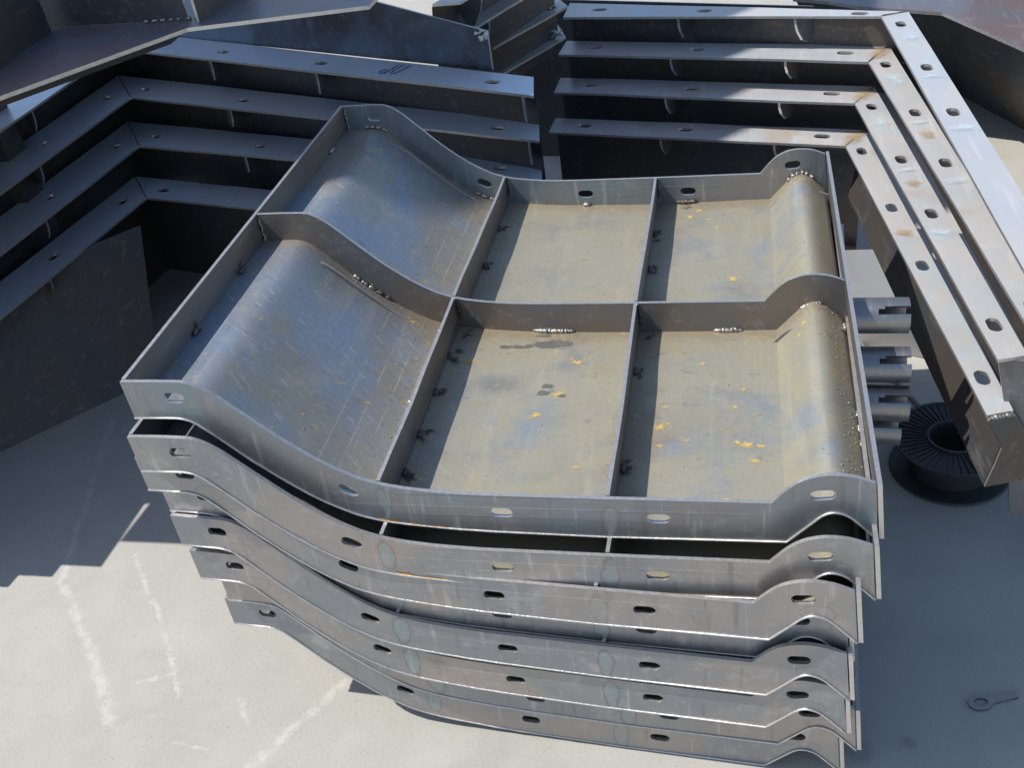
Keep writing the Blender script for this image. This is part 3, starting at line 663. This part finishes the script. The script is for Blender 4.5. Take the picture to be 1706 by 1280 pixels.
# tray lying over the left stack (upper left corner of the picture)
tz = .95
tray = empty("flanged_tray", (-.6, 1.2, tz)); tag(tray, "shaded steel tray with upright webs lying over the left stack", "steel tray")
def TL(p): return (p[0] + .6, p[1] - 1.2, p[2] - tz)
edge = [(-.78, .27), (-.524, .657), (-.30, 1.00), (.056, 1.052), (.085, 1.056)]
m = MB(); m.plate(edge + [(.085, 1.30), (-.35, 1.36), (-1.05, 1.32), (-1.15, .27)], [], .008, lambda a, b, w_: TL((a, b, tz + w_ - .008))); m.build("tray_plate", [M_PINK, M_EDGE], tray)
for (x0, y0), (x1, y1), h in (((-1.05, 1.13), (-.325, 1.055), .16), ((-.285, 1.03), (-.285, 1.33), .14), ((-.62, .72), (-.66, 1.06), .13)):
    d = Vector((x1 - x0, y1 - y0)); e = d.normalized(); nn = Vector((-e.y, e.x)); m = MB()
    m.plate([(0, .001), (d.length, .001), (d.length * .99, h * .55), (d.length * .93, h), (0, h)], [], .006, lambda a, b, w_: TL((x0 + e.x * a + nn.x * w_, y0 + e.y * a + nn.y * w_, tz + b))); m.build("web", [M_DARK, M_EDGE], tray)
for i in range(7): a = i * .02; bead(TL((-.43 + a, 1.058, tz + .004)), TL((-.43 + a + .012, 1.058, tz + .004)), .004, tray, M_WELD, 60 + i)
# its skirt, folded down under the edge
m = MB()
for a, b in zip(edge[:2], edge[1:3]):
    e = (Vector(b) - Vector(a)); nn = Vector((-e.y, e.x)).normalized() * .11
    v = [TL((a[0] + nn.x * .2, a[1] + nn.y * .2, tz - .009)), TL((b[0] + nn.x * .2, b[1] + nn.y * .2, tz - .009)), TL((b[0] + nn.x, b[1] + nn.y, tz - .05)), TL((a[0] + nn.x, a[1] + nn.y, tz - .05))]
    w2 = [(p[0] - .006 * nn.x / .11, p[1] + .006, p[2]) for p in v]; m.add(v + w2, [(0, 1, 2, 3), (7, 6, 5, 4), (0, 4, 5, 1), (1, 5, 6, 2), (2, 6, 7, 3), (3, 7, 4, 0)])
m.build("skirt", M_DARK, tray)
# support posts of that tray, out of the light at the back
for x, y in ((-1.12, .45), (-1.10, 1.28)):
    m = MB(); m.box((-.04, -.04, -(tz - .0085)), (.04, .04, 0)); o = m.build("post", M_DARK, tray); o.location = TL((x, y, tz - .0085))

# box-like section behind the right stack (upper right corner)
bz = .46; box = empty("boxed_section", (1.5, 2.8, 0)); tag(box, "boxed steel section with a pinkish sunlit top behind the right stack", "steel section")
def BL(p): return (p[0] - 1.5, p[1] - 2.8, p[2])
be = [(1.00, 2.53), (1.107, 2.47), (1.193, 2.397), (1.422, 2.281), (1.577, 1.931), (1.72, 1.62)]
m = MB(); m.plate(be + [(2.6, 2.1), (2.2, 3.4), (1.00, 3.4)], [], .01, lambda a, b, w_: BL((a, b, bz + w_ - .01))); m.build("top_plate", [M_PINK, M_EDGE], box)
m = MB()
for a, b in zip(be, be[1:]):
    m.add([BL((a[0] + .19, a[1] + .48, 0)), BL((b[0] + .19, b[1] + .48, 0)), BL((b[0] + .01, b[1] + .012, bz - .011)), BL((a[0] + .01, a[1] + .012, bz - .011)),
           BL((a[0] + .198, a[1] + .488, 0)), BL((b[0] + .198, b[1] + .488, 0)), BL((b[0] + .018, b[1] + .02, bz - .011)), BL((a[0] + .018, a[1] + .02, bz - .011))], [(0, 1, 2, 3), (7, 6, 5, 4), (3, 2, 6, 7), (0, 4, 5, 1), (0, 3, 7, 4), (1, 5, 6, 2)])
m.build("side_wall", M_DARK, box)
m = MB(); m.plate([(0, .001), (.9, .001), (.9, .3), (0, .3)], [], .008, lambda a, b, w_: BL((1.52 + a, 2.42 + a * .25 + w_, bz + b))); m.build("web", [M_SHEET, M_EDGE], box)

# flat sheet raised as a block into the sun, leaning plate on the left
slab("raised_sheet", [(1.262, 1.135, .12), (1.42, 1.30, .12), (1.40, 1.46, .12), (1.0, 1.46, .12), (1.0, 1.245, .12)], .118, [M_SHEET, M_SHEET], "grey steel sheet right of the panels, shaped as a low block to catch the sun", "steel box")
bl, br, up = Vector((-1.32, .394, .002)), Vector((-.738, 1.058, .002)), Vector((-.066, .265, .345))
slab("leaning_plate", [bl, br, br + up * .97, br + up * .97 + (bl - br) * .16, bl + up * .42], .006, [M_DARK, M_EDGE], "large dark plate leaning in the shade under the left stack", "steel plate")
m = MB(); m.tube([(0, 0, 0), (.126, -.309, 0)], .005, 8); o = m.build("steel_rod", M_RIB); o.location = (1.111, 1.229, .0055); tag(o, "thin dark steel rod lying on the sunlit floor behind the tube stubs", "rod")

# ------------------------------------------------------------------ wire spool
sp = empty("wire_spool", (1.262, .735, 0)); sp.scale = (.95, .95, .82); tag(sp, "black plastic wire spool with ribbed flange, under the right stack's leg", "spool")
def lathe(pr, n=48):
    m = MB(); vs = [(r * math.cos(2 * math.pi * k / n), r * math.sin(2 * math.pi * k / n), z) for k in range(n) for r, z in pr]; k2 = len(pr)
    m.add(vs, [(k * k2 + j, ((k + 1) % n) * k2 + j, ((k + 1) % n) * k2 + (j + 1) % k2, k * k2 + (j + 1) % k2) for k in range(n) for j in range(k2)]); return m
lathe([(.050, .001), (.124, .001), (.126, .004), (.124, .008), (.050, .008)]).build("flange", M_PLAST, sp, smooth=True, angle=40)
lathe([(.050, .0085), (.086, .0085), (.086, .0915), (.050, .0915)]).build("drum", M_PLAST, sp, smooth=True, angle=40)
lathe([(.050, .092), (.122, .092), (.125, .096), (.125, .103), (.121, .103), (.119, .098), (.056, .098), (.055, .106), (.050, .106)]).build("flange", M_PLAST, sp, smooth=True, angle=30)
rm = None
for k in range(48):
    a = 2 * math.pi * k / 48
    if rm is None:
        m = MB(); m.box((.058, -.0011, .0982), (.118, .0011, .1022)); o = m.build("rib", M_PLAST, sp); rm = o.data
    else: o = bpy.data.objects.new("rib", rm); COL.objects.link(o); o.parent = sp
    o.rotation_euler = (0, 0, a)

# ------------------------------------------------------------------ small things on the floor
m = MB(); outl = []
for i in range(20): a = math.radians(28 + 304 * i / 19); outl.append((.020 * math.cos(a) * 1.18, .017 * math.sin(a)))
outl += [(.034, -.0075), (.074, -.0065), (.076, .005), (.036, .0075)]
hole = [(.013 * math.cos(2 * math.pi * i / 16) * 1.1, .0095 * math.sin(2 * math.pi * i / 16)) for i in range(16)]
m.plate(outl, [hole], .006, lambda a, b, w_: (a, b, w_)); o = m.build("ring_spanner", [M_SHEET, M_STUB]); o.scale = (.85, .85, .85); o.location = (1.222, .140, .001); o.rotation_euler = (0, 0, .33); tag(o, "small flat ring spanner lying on the shaded concrete at right", "spanner")

# ------------------------------------------------------------------ added unseen roof, outline shaped to cast the left stack's shade
can = empty("shade_canopy", (-1.6, 2.2, 0)); tag(can, "added out-of-view sheet roof on posts, shaped to shade the left stack", "canopy")
cz = 4.2; cp = [(x - 1.19, y - .306) for x, y in ((-3.2, .15), (-1.45, .20), (-1.15, .40), (-1.022, .469), (-.935, .69), (-.408, 1.244), (-.15, 1.5), (.1, 2.9), (-3.2, 2.9))]
m = MB(); m.plate(cp, [], .03, lambda a, b, w_: (a + 1.6, b - 2.2, cz + w_)); m.build("shade_sheet", M_SHADE, can)
for x, y in ((-4.2, .0), (-4.2, 2.4), (-1.6, 2.45)):
    m = MB(); m.box((-.05, -.05, 0), (.05, .05, cz - .001)); o = m.build("post", M_DARK, can); o.location = (x + 1.6, y - 2.2, 0)
